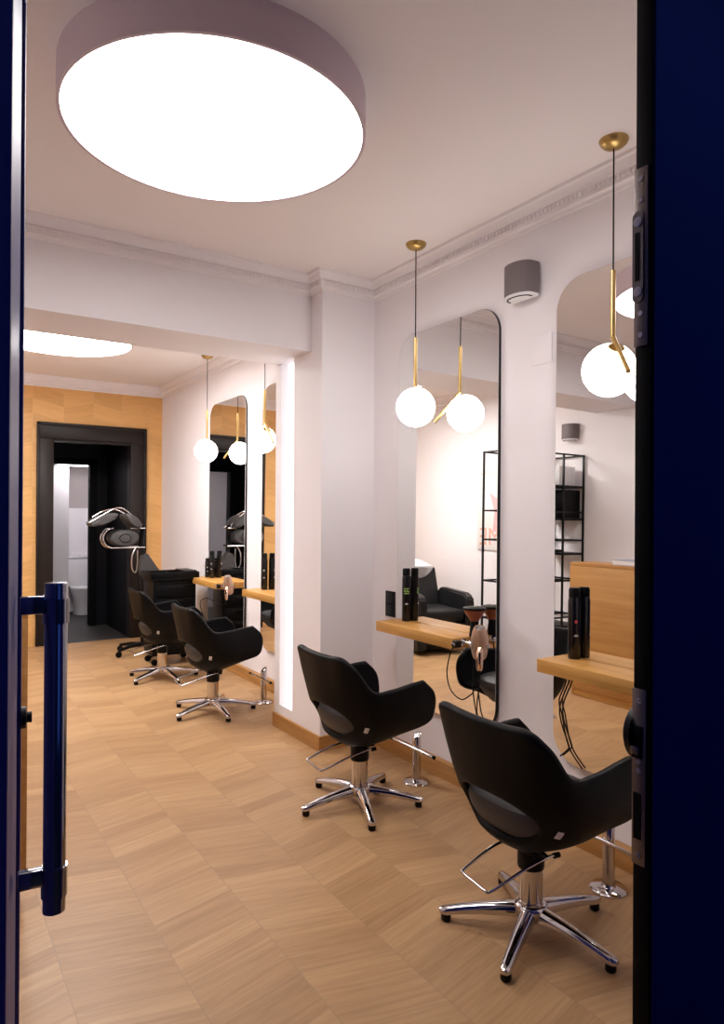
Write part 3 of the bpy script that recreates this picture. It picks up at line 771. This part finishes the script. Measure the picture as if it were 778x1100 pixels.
MB().tube([(0.048 + 0.033 * math.cos(a), -0.040 + 0.033 * math.sin(a), -0.020) for a in np.linspace(0, 2 * PI, 29)[:-1]], 0.004, 8, closed=True).build('holder_ring', M_chrome, h1)
g1 = dryer((-0.115, 2.668, ZS - 0.012), CAMDIR, 'copper hairdryer hanging nose up beside the tall mirror next to the pillar')
h3 = holder((-0.125, 6.21, ZS), 'small dryer holder at the end of the farthest shelf')
g3 = dryer((-0.125, 6.078, ZS - 0.012), CAMDIR, 'pale copper hairdryer hanging at the end of the farthest shelf')
h4 = holder((-0.125, 4.90, ZS), 'dryer holder at the end of the shelf cut off by the pillar')
# black dryer with an amber funnel diffuser standing on the shelf end
t = thing('diffuser_dryer', 'black hairdryer with an amber funnel diffuser behind the copper hairdryer', 'hairdryer', (-0.067, 2.760, ZS + 0.006)); gd = t
MB().lathe([(0, 0), (0.028, 0), (0.030, 0.006), (0.027, 0.03), (0.022, 0.07), (0.024, 0.085), (0, 0.085)], 28).build('dryer_body', M_blackp, t)
fn = MB().lathe([(0.022, 0.083), (0.030, 0.098), (0.056, 0.136), (0.060, 0.142), (0.060, 0.148), (0.054, 0.148), (0.05, 0.138), (0.024, 0.10)], 32).build('funnel', M_amber, t); fn['label'] = 'amber funnel'
MB().lathe([(0.0, 0.150), (0.050, 0.150), (0.061, 0.146), (0.064, 0.150), (0.062, 0.158), (0.040, 0.163), (0, 0.164)], 32).build('diffuser_face', M_blackp, t)
MB().lathe([(0, 0.164), (0.007, 0.164), (0.006, 0.168), (0, 0.169)], 12).build('centre_nub', M_steel, t)

curve_cord(h1, [(-0.185, 2.785, 0.86), (-0.205, 2.80, 0.80), (-0.21, 2.82, 0.70), (-0.20, 2.80, 0.61), (-0.17, 2.75, 0.565), (-0.13, 2.72, 0.59), (-0.10, 2.70, 0.62), (-0.09, 2.68, 0.50), (-0.08, 2.64, 0.42), (-0.06, 2.61, 0.28), (-0.04, 2.60, 0.12)])
curve_cord(g1, [(-0.151, 2.629, 0.705), (-0.152, 2.635, 0.64), (-0.14, 2.66, 0.52), (-0.11, 2.66, 0.42), (-0.08, 2.65, 0.30), (-0.05, 2.64, 0.12)])
curve_cord(gd, [(-0.067, 2.760, 0.89), (-0.08, 2.750, 0.78), (-0.10, 2.735, 0.62), (-0.10, 2.71, 0.5), (-0.09, 2.69, 0.40), (-0.06, 2.68, 0.25), (-0.04, 2.66, 0.12)])
curve_cord(SH2, [(-0.02, 2.157, 0.83)] + [(-0.014, 2.167, 0.757), (-0.014, 2.216, 0.64), (-0.014, 2.21, 0.561), (-0.014, 2.17, 0.474), (-0.014, 2.165, 0.444), (-0.014, 2.215, 0.394)])
curve_cord(SH2, [(-0.03, 2.163, 0.83)] + [(-0.014, 2.183, 0.754), (-0.014, 2.222, 0.661), (-0.014, 2.204, 0.593), (-0.014, 2.182, 0.501), (-0.014, 2.154, 0.439), (-0.014, 2.11, 0.395), (-0.014, 2.083, 0.373)])
curve_cord(g3, [(-0.161, 6.039, 0.705), (-0.20, 6.08, 0.69), (-0.27, 6.24, 0.74), (-0.31, 6.32, 0.70), (-0.29, 6.33, 0.60), (-0.25, 6.32, 0.50), (-0.20, 6.30, 0.36), (-0.12, 6.28, 0.2)])
curve_cord(h4, [(-0.17, 4.88, 0.85), (-0.19, 4.90, 0.78), (-0.16, 4.93, 0.70), (-0.13, 4.90, 0.60), (-0.10, 4.88, 0.45), (-0.06, 4.87, 0.25)])

# ------------------------------------------------------------------ trolley and hair processor at the back
t = thing('salon_trolley', 'black salon trolley with drawers against the far mirror wall', 'trolley', (-0.375, 7.04, 0))
MB().box(-0.225, 0.225, -0.15, 0.15, 0.10, 0.86, 0.012).build('trolley_body', M_blackp, t)
for k in range(5):
    z0 = 0.13 + k * 0.14
    d = MB().box(-0.205, 0.205, -0.168, -0.148, z0, z0 + 0.125, 0.006).build('drawer', M_blackp, t)
    MB().box(-0.08, 0.08, -0.176, -0.166, z0 + 0.095, z0 + 0.110, 0.003).build('drawer_grip', M_blackm, d)
mb = MB(); mb.box(-0.25, 0.25, -0.18, 0.18, 0.86, 0.885, 0.008)
mb.box(-0.25, 0.25, -0.18, -0.165, 0.88, 0.945, 0.005); mb.box(-0.25, 0.25, 0.165, 0.18, 0.88, 0.945, 0.005); mb.box(-0.25, -0.235, -0.18, 0.18, 0.88, 0.945, 0.005); mb.box(0.235, 0.25, -0.18, 0.18, 0.88, 0.945, 0.005); mb.box(-0.008, 0.008, -0.17, 0.17, 0.88, 0.925, 0.003)
mb.build('top_tray', M_blackp, t)
MB().box(0.10, 0.235, -0.16, 0.16, 0.925, 0.958, 0.01).build('tray_lid', M_blackm, t)
for sx in (-1, 1):
    for sy in (-1, 1):
        c = MB().lathe([(0, 0), (0.012, 0), (0.012, 0.04), (0, 0.04)], 12, (0.19 * sx, 0.12 * sy, 0.07)).build('caster', M_steel, t)
        MB().lathe([(0, -0.012), (0.030, -0.012), (0.033, -0.006), (0.033, 0.006), (0.030, 0.012), (0, 0.012)], 20, mtx=Matrix.Translation((0.19 * sx, 0.12 * sy + 0.012, 0.0335)) @ Matrix.Rotation(PI / 2, 4, 'X')).build('caster_wheel', M_blackp, c)

t = thing('hair_processor', 'black hair processor on a wheeled stand with chrome loops and grey heater pads', 'hair processor', (-0.50, 7.62, 0))
MB().tube([(0, 0, 0.09), (0, 0, 1.22)], 0.018, 16).build('stand_pole', M_blackm, t)
MB().tube([(-0.02, 0.02, 1.15), (0.0, 0.0, 1.42)], 0.026, 16).build('pivot_block', M_blackp, t)
for i in range(5):
    a = math.radians(128 + 72 * i)
    l = MB().tube([(0, 0, 0.105), (0.15 * math.cos(a), 0.15 * math.sin(a), 0.10), (0.29 * math.cos(a), 0.29 * math.sin(a), 0.075)], [0.024, 0.020, 0.016], 12).build('base_leg', M_blackp, t)
    MB().lathe([(0, -0.014), (0.030, -0.014), (0.034, -0.006), (0.034, 0.006), (0.030, 0.014), (0, 0.014)], 20, mtx=Matrix.Translation((0.29 * math.cos(a), 0.29 * math.sin(a), 0.034)) @ Matrix.Rotation(a + PI / 2, 4, 'Z') @ Matrix.Rotation(PI / 2, 4, 'Y')).build('base_caster', M_blackp, l)
def stadium(cx, cz, hw, r, y, n=14):
    out = [(cx + hw + r * math.cos(a), y, cz + r * math.sin(a)) for a in np.linspace(-PI / 2, PI / 2, n)]
    out += [(cx - hw + r * math.cos(a), y, cz + r * math.sin(a)) for a in np.linspace(PI / 2, 1.5 * PI, n)]
    return out
def loop_pad(tf, label=None):
    f = MB(); f.tube([tuple(tf @ V(p)) for p in stadium(-0.20, 0, 0.12, 0.105, 0)][14:] + [tuple(tf @ V((0.02, 0, -0.105)))] , 0.009, 10); f.tube([tuple(tf @ V((-0.08, 0, 0.105))), tuple(tf @ V((0.02, 0, 0.105)))], 0.009, 10)
    fr = f.build('loop_frame', M_chrome, t)
    p = MB(); p.lathe([(0, -0.045), (0.080, -0.045), (0.095, -0.03), (0.098, 0.0), (0.088, 0.02), (0.05, 0.026), (0, 0.026)], 36, mtx=tf @ Matrix.Translation((-0.20, 0, 0)) @ Matrix.Diagonal((1.55, 1, 0.92, 1)) @ Matrix.Rotation(PI / 2, 4, 'X'))
    p.build('heater_pad', M_pad, fr)
    MB().tube([tuple(tf @ V((-0.20 + 0.05 * 1.2 * math.cos(a), -0.028, 0.045 * math.sin(a)))) for a in np.linspace(0, 2 * PI, 25)[:-1]], 0.004, 6, closed=True).build('pad_ring', M_blackm, fr)
loop_pad(Matrix.Translation((0.0, -0.03, 1.275)))
loop_pad(Matrix.Translation((-0.02, 0.16, 1.275)) @ Matrix.Rotation(0.25, 4, 'Z'))
# upper arms, folded outwards like wings
for yy, pts in ((0.0, [(0.0, 0, 1.375), (-0.08, -.02, 1.47), (-0.17, -.04, 1.555), (-0.25, -.05, 1.60), (-0.33, -.05, 1.585), (-0.44, -.05, 1.52), (-0.56, -.05, 1.45), (-0.60, -.05, 1.445)]), (0.14, [(0.0, 0, 1.375), (-0.10, 0, 1.48), (-0.2, 0, 1.56), (-0.29, 0, 1.585), (-0.4, 0, 1.56), (-0.50, 0, 1.50)])):
    a = MB().tube(smooth_path([(x, y + yy, z) for x, y, z in pts], 6), 0.010, 10).build('upper_arm', M_chrome, t)
    for cx, cz, rot, w in ((-0.42, 1.475, 0.42, 0.15), (-0.12, 1.46, -0.75, 0.11)):
        p = MB(); p.lathe([(0, -0.10), (0.05, -0.10), (0.062, -0.085), (0.066, 0), (0.062, 0.085), (0.05, 0.10), (0, 0.10)], 28, mtx=Matrix.Translation((cx, yy - 0.02, cz)) @ Matrix.Rotation(-rot, 4, 'Y') @ Matrix.Diagonal((w / 0.066, 1, 0.72, 1)) @ Matrix.Rotation(PI / 2, 4, 'X'))
        p.build('arm_heater', M_pad, a)
MB().prism([(-0.02, 1.08), (0.03, 1.10), (0.17, 0.90), (0.15, 0.865), (-0.03, 0.86), (-0.06, 0.94)], 'y', -0.10, 0.02).build('control_box', M_pad, t)
MB().tube(smooth_path([(-0.09, -0.05, 1.17), (-0.13, -0.06, 1.08), (-0.13, -0.06, 0.95), (-0.09, -0.05, 0.90), (-0.07, -0.05, 1.0), (-0.07, -0.05, 1.14)], 6), 0.007, 8).build('hanging_hose', M_steel, t)
MB().tube(smooth_path([(0, 0, 1.1), (-0.03, 0.03, 0.95), (-0.035, 0.03, 0.84), (-0.03, 0.02, 0.6), (-0.02, 0.01, 0.3)], 6), 0.006, 8).build('power_cable', M_blackp, t)

# ------------------------------------------------------------------ left side of the room, seen in the mirrors
t = thing('reception_desk', 'oak reception desk seen in the nearest mirror', 'desk', (-2.24, 2.95, 0))
MB().box(-0.045, 0.0, 0, 1.08, 0.07, 1.135, 0.001).build('front_panel', M_desk, t)
MB().box(-0.62, -0.04, 0.0, 0.04, 0.0, 1.12, 0.003).build('side_panel', M_desk, t)
MB().box(-0.62, -0.04, 1.04, 1.08, 0.0, 1.12, 0.003).build('side_panel', M_desk, t)
MB().box(-0.32, 0.0, 0.0, 1.08, 1.1355, 1.165, 0.002).build('counter_top', M_desk, t)
MB().box(-0.65, -0.30, 0.04, 1.04, 0.70, 0.74, 0.003).build('work_top', M_desk, t)
MB().box(-0.07, -0.03, 0.03, 1.05, 0.0, 0.075).build('plinth', M_oak, t)
t = thing('magazine', 'thick magazine lying on the reception desk', 'magazine', (-2.40, 3.42, 1.1655), 0.05)
MB().box(-0.10, 0.13, -0.20, 0.20, 0.004, 0.040, 0.002).build('pages', M_paper, t)
mb = MB(); mb.box(-0.103, 0.133, -0.203, 0.203, 0.040, 0.044, 0.001); mb.box(-0.103, 0.133, -0.203, 0.203, 0.0, 0.004, 0.001); mb.build('cover', M_blueprint, t)

# open black metal shelving standing out from the left wall behind the desk
SX0, SX1, SY0, SY1, SH = -3.19, -2.165, 4.66, 5.06, 2.215
t = thing('metal_shelving', 'tall open black metal shelving seen in the mirrors behind the desk', 'shelving', (SX0, SY0, 0))
w, dpt = SX1 - SX0, SY1 - SY0
xs = [0.0, w * 0.30, w * 0.62, w]
for x in xs:
    for y in (0.0, dpt):
        if x in (xs[1], xs[2]) and y == dpt: continue
        MB().box(x - 0.009, x + 0.009, y - 0.009, y + 0.009, 0, SH, 0.001).build('post', M_blackm, t)
for z in (SH - 0.009, 1.62, 1.33, 0.92, 0.55):
    for y in (0, dpt): MB().box(0, w, y - 0.007, y + 0.007, z - 0.008, z + 0.008).build('rail', M_blackm, t)
    for x in (0, w): MB().box(x - 0.007, x + 0.007, 0, dpt, z - 0.008, z + 0.008).build('rail', M_blackm, t)
BOARDS = []
for x0, x1, z in ((0.0, w * .62, 1.88), (0.0, w * .62, 1.545), (w * .30, w * .62, 1.225), (0.0, w * .30, 1.19), (w * .30, w * .62, 0.93), (w * .30, w * .62, 0.60), (0, w * .3, 0.45)):
    MB().box(x0 + 0.01, x1 - 0.01, 0.005, dpt - 0.005, z - 0.012, z + 0.012, 0.001).build('shelf_board', M_blackm, t)
bx = MB().box(-0.14, 0.14, -0.16, 0.16, 0, 0.29, 0.004).build('storage_box', M_blackp, loc=(SX0 + w * .15, SY0 + 0.19, 1.5575)); tag(bx, 'black storage box on the open metal shelving', 'box')
pn = MB().box(-0.10, 0.10, -0.008, 0.008, 0, 0.30, 0.002).build('white_board', M_white, loc=(SX0 + w * .46, SY0 + 0.12, 1.8925)); pn.rotation_euler = (0, math.radians(24), 0.2); pn.location.z = 1.935; tag(pn, 'white panel leaning on the top board of the metal shelving', 'panel')
pk = MB().box(-0.12, 0.12, -0.12, 0.12, 0, 0.20, 0.006).build('white_carton', M_white, loc=(SX0 + w * .15, SY0 + 0.2, 1.8925)); tag(pk, 'white carton on the top board of the metal shelving', 'box')
def small_bottle(x, y, z, r, h, m, label, pump=False):
    b = thing('shelf_bottle', label, 'bottle', (x, y, z), group='bottles on the metal shelving')
    MB().lathe([(0, 0), (r, 0), (r, h * .6), (r * .5, h * .75), (r * .35, h * .8), (0, h * .8)], 20).build('bottle_body', m, b)
    if pump: MB().tube([(0, 0, h * .79), (0, 0, h * .98), (0.03, 0, h * .97)], 0.006, 8).build('pump', M_white, b)
    else: MB().lathe([(0, h * .8), (r * .4, h * .8), (r * .3, h), (0, h)], 16).build('bottle_cap', M_blackp, b)
small_bottle(SX0 + w * .40, SY0 + .08, 1.5578, 0.038, 0.20, M_blackp, 'dark bottle standing left of the post on the shelving board under the leaning panel')
small_bottle(SX0 + w * .52, SY0 + .16, 1.5578, 0.038, 0.18, M_blackp, 'second dark bottle beside the first on the board under the leaning panel')
small_bottle(SX0 + w * .38, SY0 + .24, 1.8925, 0.034, 0.15, M_blackp, 'small dark bottle on the top board of the metal shelving')
small_bottle(SX0 + w * .44, SY0 + .10, 1.2375, 0.032, 0.24, M_amberglass, 'amber pump bottle on the metal shelving', True)
small_bottle(SX0 + w * .46, SY0 + .10, 0.9425, 0.04, 0.19, M_blackp, 'dark bottle on the second lowest board of the metal shelving')

# poster
t = thing('wall_picture', 'white poster with a pink figure shape and salmon letters, seen in a mirror', 'poster', (W + 0.002, 5.78, 1.165))
MB().box(0, 0.018, -0.47, 0.47, 0, 1.06, 0.002).build('canvas', M_paper, t)
def flat_poly(poly, x, m, name):
    return MB().prism(poly, 'x', 0.0175, x).build(name, m, t, smooth=0)
flat_poly([(0.10, 0.22), (0.20, 0.22), (0.17, 0.45), (0.26, 0.70), (0.13, 0.62), (0.02, 0.90), (-0.12, 0.86), (-0.20, 0.55), (-0.08, 0.30)], 0.0190, M_pink, 'pink_shape')
flat_poly([(0.18, 0.92), (0.42, 0.92), (0.42, 0.928), (0.18, 0.928)], 0.0190, M_salmon, 'thin_line')
cu = bpy.data.curves.new('letters', 'FONT'); cu.body = 'ME'; cu.size = 0.30; cu.extrude = 0.001; cu.align_x = 'RIGHT'
fo = bpy.data.objects.new('letters', cu); COL.objects.link(fo)
bpy.context.view_layer.update()
me = bpy.data.meshes.new_from_object(fo.evaluated_get(bpy.context.evaluated_depsgraph_get())); bpy.data.objects.remove(fo)
me.materials.clear(); me.materials.append(M_salmon)
lo = bpy.data.objects.new('lettering', me); COL.objects.link(lo); lo.parent = t
lo.matrix_local = Matrix.Translation((0.0192, 0.43, 0.06)) @ Matrix(((0, 0, 1, 0), (1, 0, 0, 0), (0, 1, 0, 0), (0, 0, 0, 1)))

# backwash unit
t = thing('backwash_chair', 'black backwash armchair with a white basin, seen in the mirror next to the pillar', 'armchair', (-2.47, 6.16, 0), math.radians(11))
MB().box(-0.34, 0.34, -0.25, 0.40, 0.06, 0.36, 0.03).build('seat_base', M_black, t)
MB().box(-0.25, 0.25, -0.26, 0.36, 0.36, 0.50, 0.045, 4).build('seat_cushion', M_salon, t)
for sx in (-1, 1):
    poly = [(-0.28, 0.05), (0.42, 0.05), (0.42, 0.66), (0.36, 0.70), (-0.20, 0.68), (-0.27, 0.63), (-0.29, 0.5)]
    mb = MB(); mb.prism(poly, 'x', 0.25 * sx, 0.36 * sx); bmesh.ops.bevel(mb.bm, geom=list(mb.bm.edges), offset=0.02, segments=3, affect='EDGES'); mb.build('armrest', M_salon, t)
mb = MB(); b2 = MB().box(-0.25, 0.25, -0.06, 0.06, 0, 0.52, 0.04, 4); b2.bm.transform(Matrix.Translation((0, 0.36, 0.44)) @ Matrix.Rotation(math.radians(-18), 4, 'X')); b2.build('backrest', M_salon, t)
MB().box(-0.22, 0.22, 0.50, 0.76, 0.0, 0.72, 0.03).build('basin_pedestal', M_black, t)
rings = []
for z, r, rr in ((0.72, 0.16, 0.16), (0.80, 0.22, 0.24), (0.90, 0.27, 0.30), (0.94, 0.285, 0.32), (0.94, 0.26, 0.29), (0.86, 0.20, 0.22), (0.82, 0.10, 0.10)):
    rings.append([(r * math.cos(a), 0.66 + rr * math.sin(a), z + max(0, math.sin(a)) * 0.10 * (z > 0.85)) for a in np.linspace(0, 2 * PI, 37)[:-1]])
MB().ring_sweep(rings).build('basin', M_ceramic, t)
MB().tube([(0.0, 0.90, 0.98), (0.0, 0.90, 1.06), (0, 0.83, 1.09)], 0.012).build('tap', M_chrome, t)

# ------------------------------------------------------------------ dusk outside
wd = bpy.data.worlds.new('dusk'); S.world = wd; wd.use_nodes = True
N, L = wd.node_tree.nodes, wd.node_tree.links
bg = N['Background']
tc = N.new('ShaderNodeTexCoord'); nz = N.new('ShaderNodeTexNoise'); nz.inputs['Scale'].default_value = 2.6; nz.inputs['Detail'].default_value = 1
mp = N.new('ShaderNodeMapping'); mp.inputs['Scale'].default_value = (1, 1, 0.25)
L.new(tc.outputs['Generated'], mp.inputs[0]); L.new(mp.outputs[0], nz.inputs['Vector'])
rp = N.new('ShaderNodeValToRGB')
rp.color_ramp.elements[0].position = 0.50; rp.color_ramp.elements[0].color = (0.004, 0.006, 0.03, 1)
rp.color_ramp.elements[1].position = 0.66; rp.color_ramp.elements[1].color = (0.05, 0.13, 0.62, 1)
L.new(nz.outputs['Fac'], rp.inputs[0]); L.new(rp.outputs[0], bg.inputs['Color'])
bg.inputs['Strength'].default_value = 0.55

# ------------------------------------------------------------------ camera
F_PX, YAW, PITCH, ROLL = 733.15, 33.3418, 0.1784, 0.3307
cy, sy = math.cos(math.radians(YAW)), math.sin(math.radians(YAW))
cp, sp_ = math.cos(math.radians(PITCH)), math.sin(math.radians(PITCH))
cr_, sr = math.cos(math.radians(ROLL)), math.sin(math.radians(ROLL))
f = V((sy, cy, 0)); r = V((cy, -sy, 0)); u = V((0, 0, 1))
f2 = f * cp + u * sp_; u2 = u * cp - f * sp_
r3 = r * cr_ + u2 * sr; u3 = u2 * cr_ - r * sr
cam = bpy.data.cameras.new('camera'); co = bpy.data.objects.new('camera', cam); COL.objects.link(co)
mw = Matrix(((r3.x, u3.x, -f2.x, -2.6191), (r3.y, u3.y, -f2.y, 0.0), (r3.z, u3.z, -f2.z, 1.55), (0, 0, 0, 1)))
co.matrix_world = mw
cam.sensor_fit = 'VERTICAL'; cam.sensor_height = 36.0; cam.lens = 36.0 * F_PX / 1100.0
cam.clip_start = 0.02
S.camera = co
S.view_settings.view_transform = 'Standard'; S.view_settings.look = 'None'
S.view_settings.exposure = 0.47; S.view_settings.gamma = 1.0; S.view_settings.use_curve_mapping = False
S.cycles.use_denoising = True
S.cycles.max_bounces = 12; S.cycles.diffuse_bounces = 6; S.cycles.glossy_bounces = 6
S.cycles.sample_clamp_indirect = 8
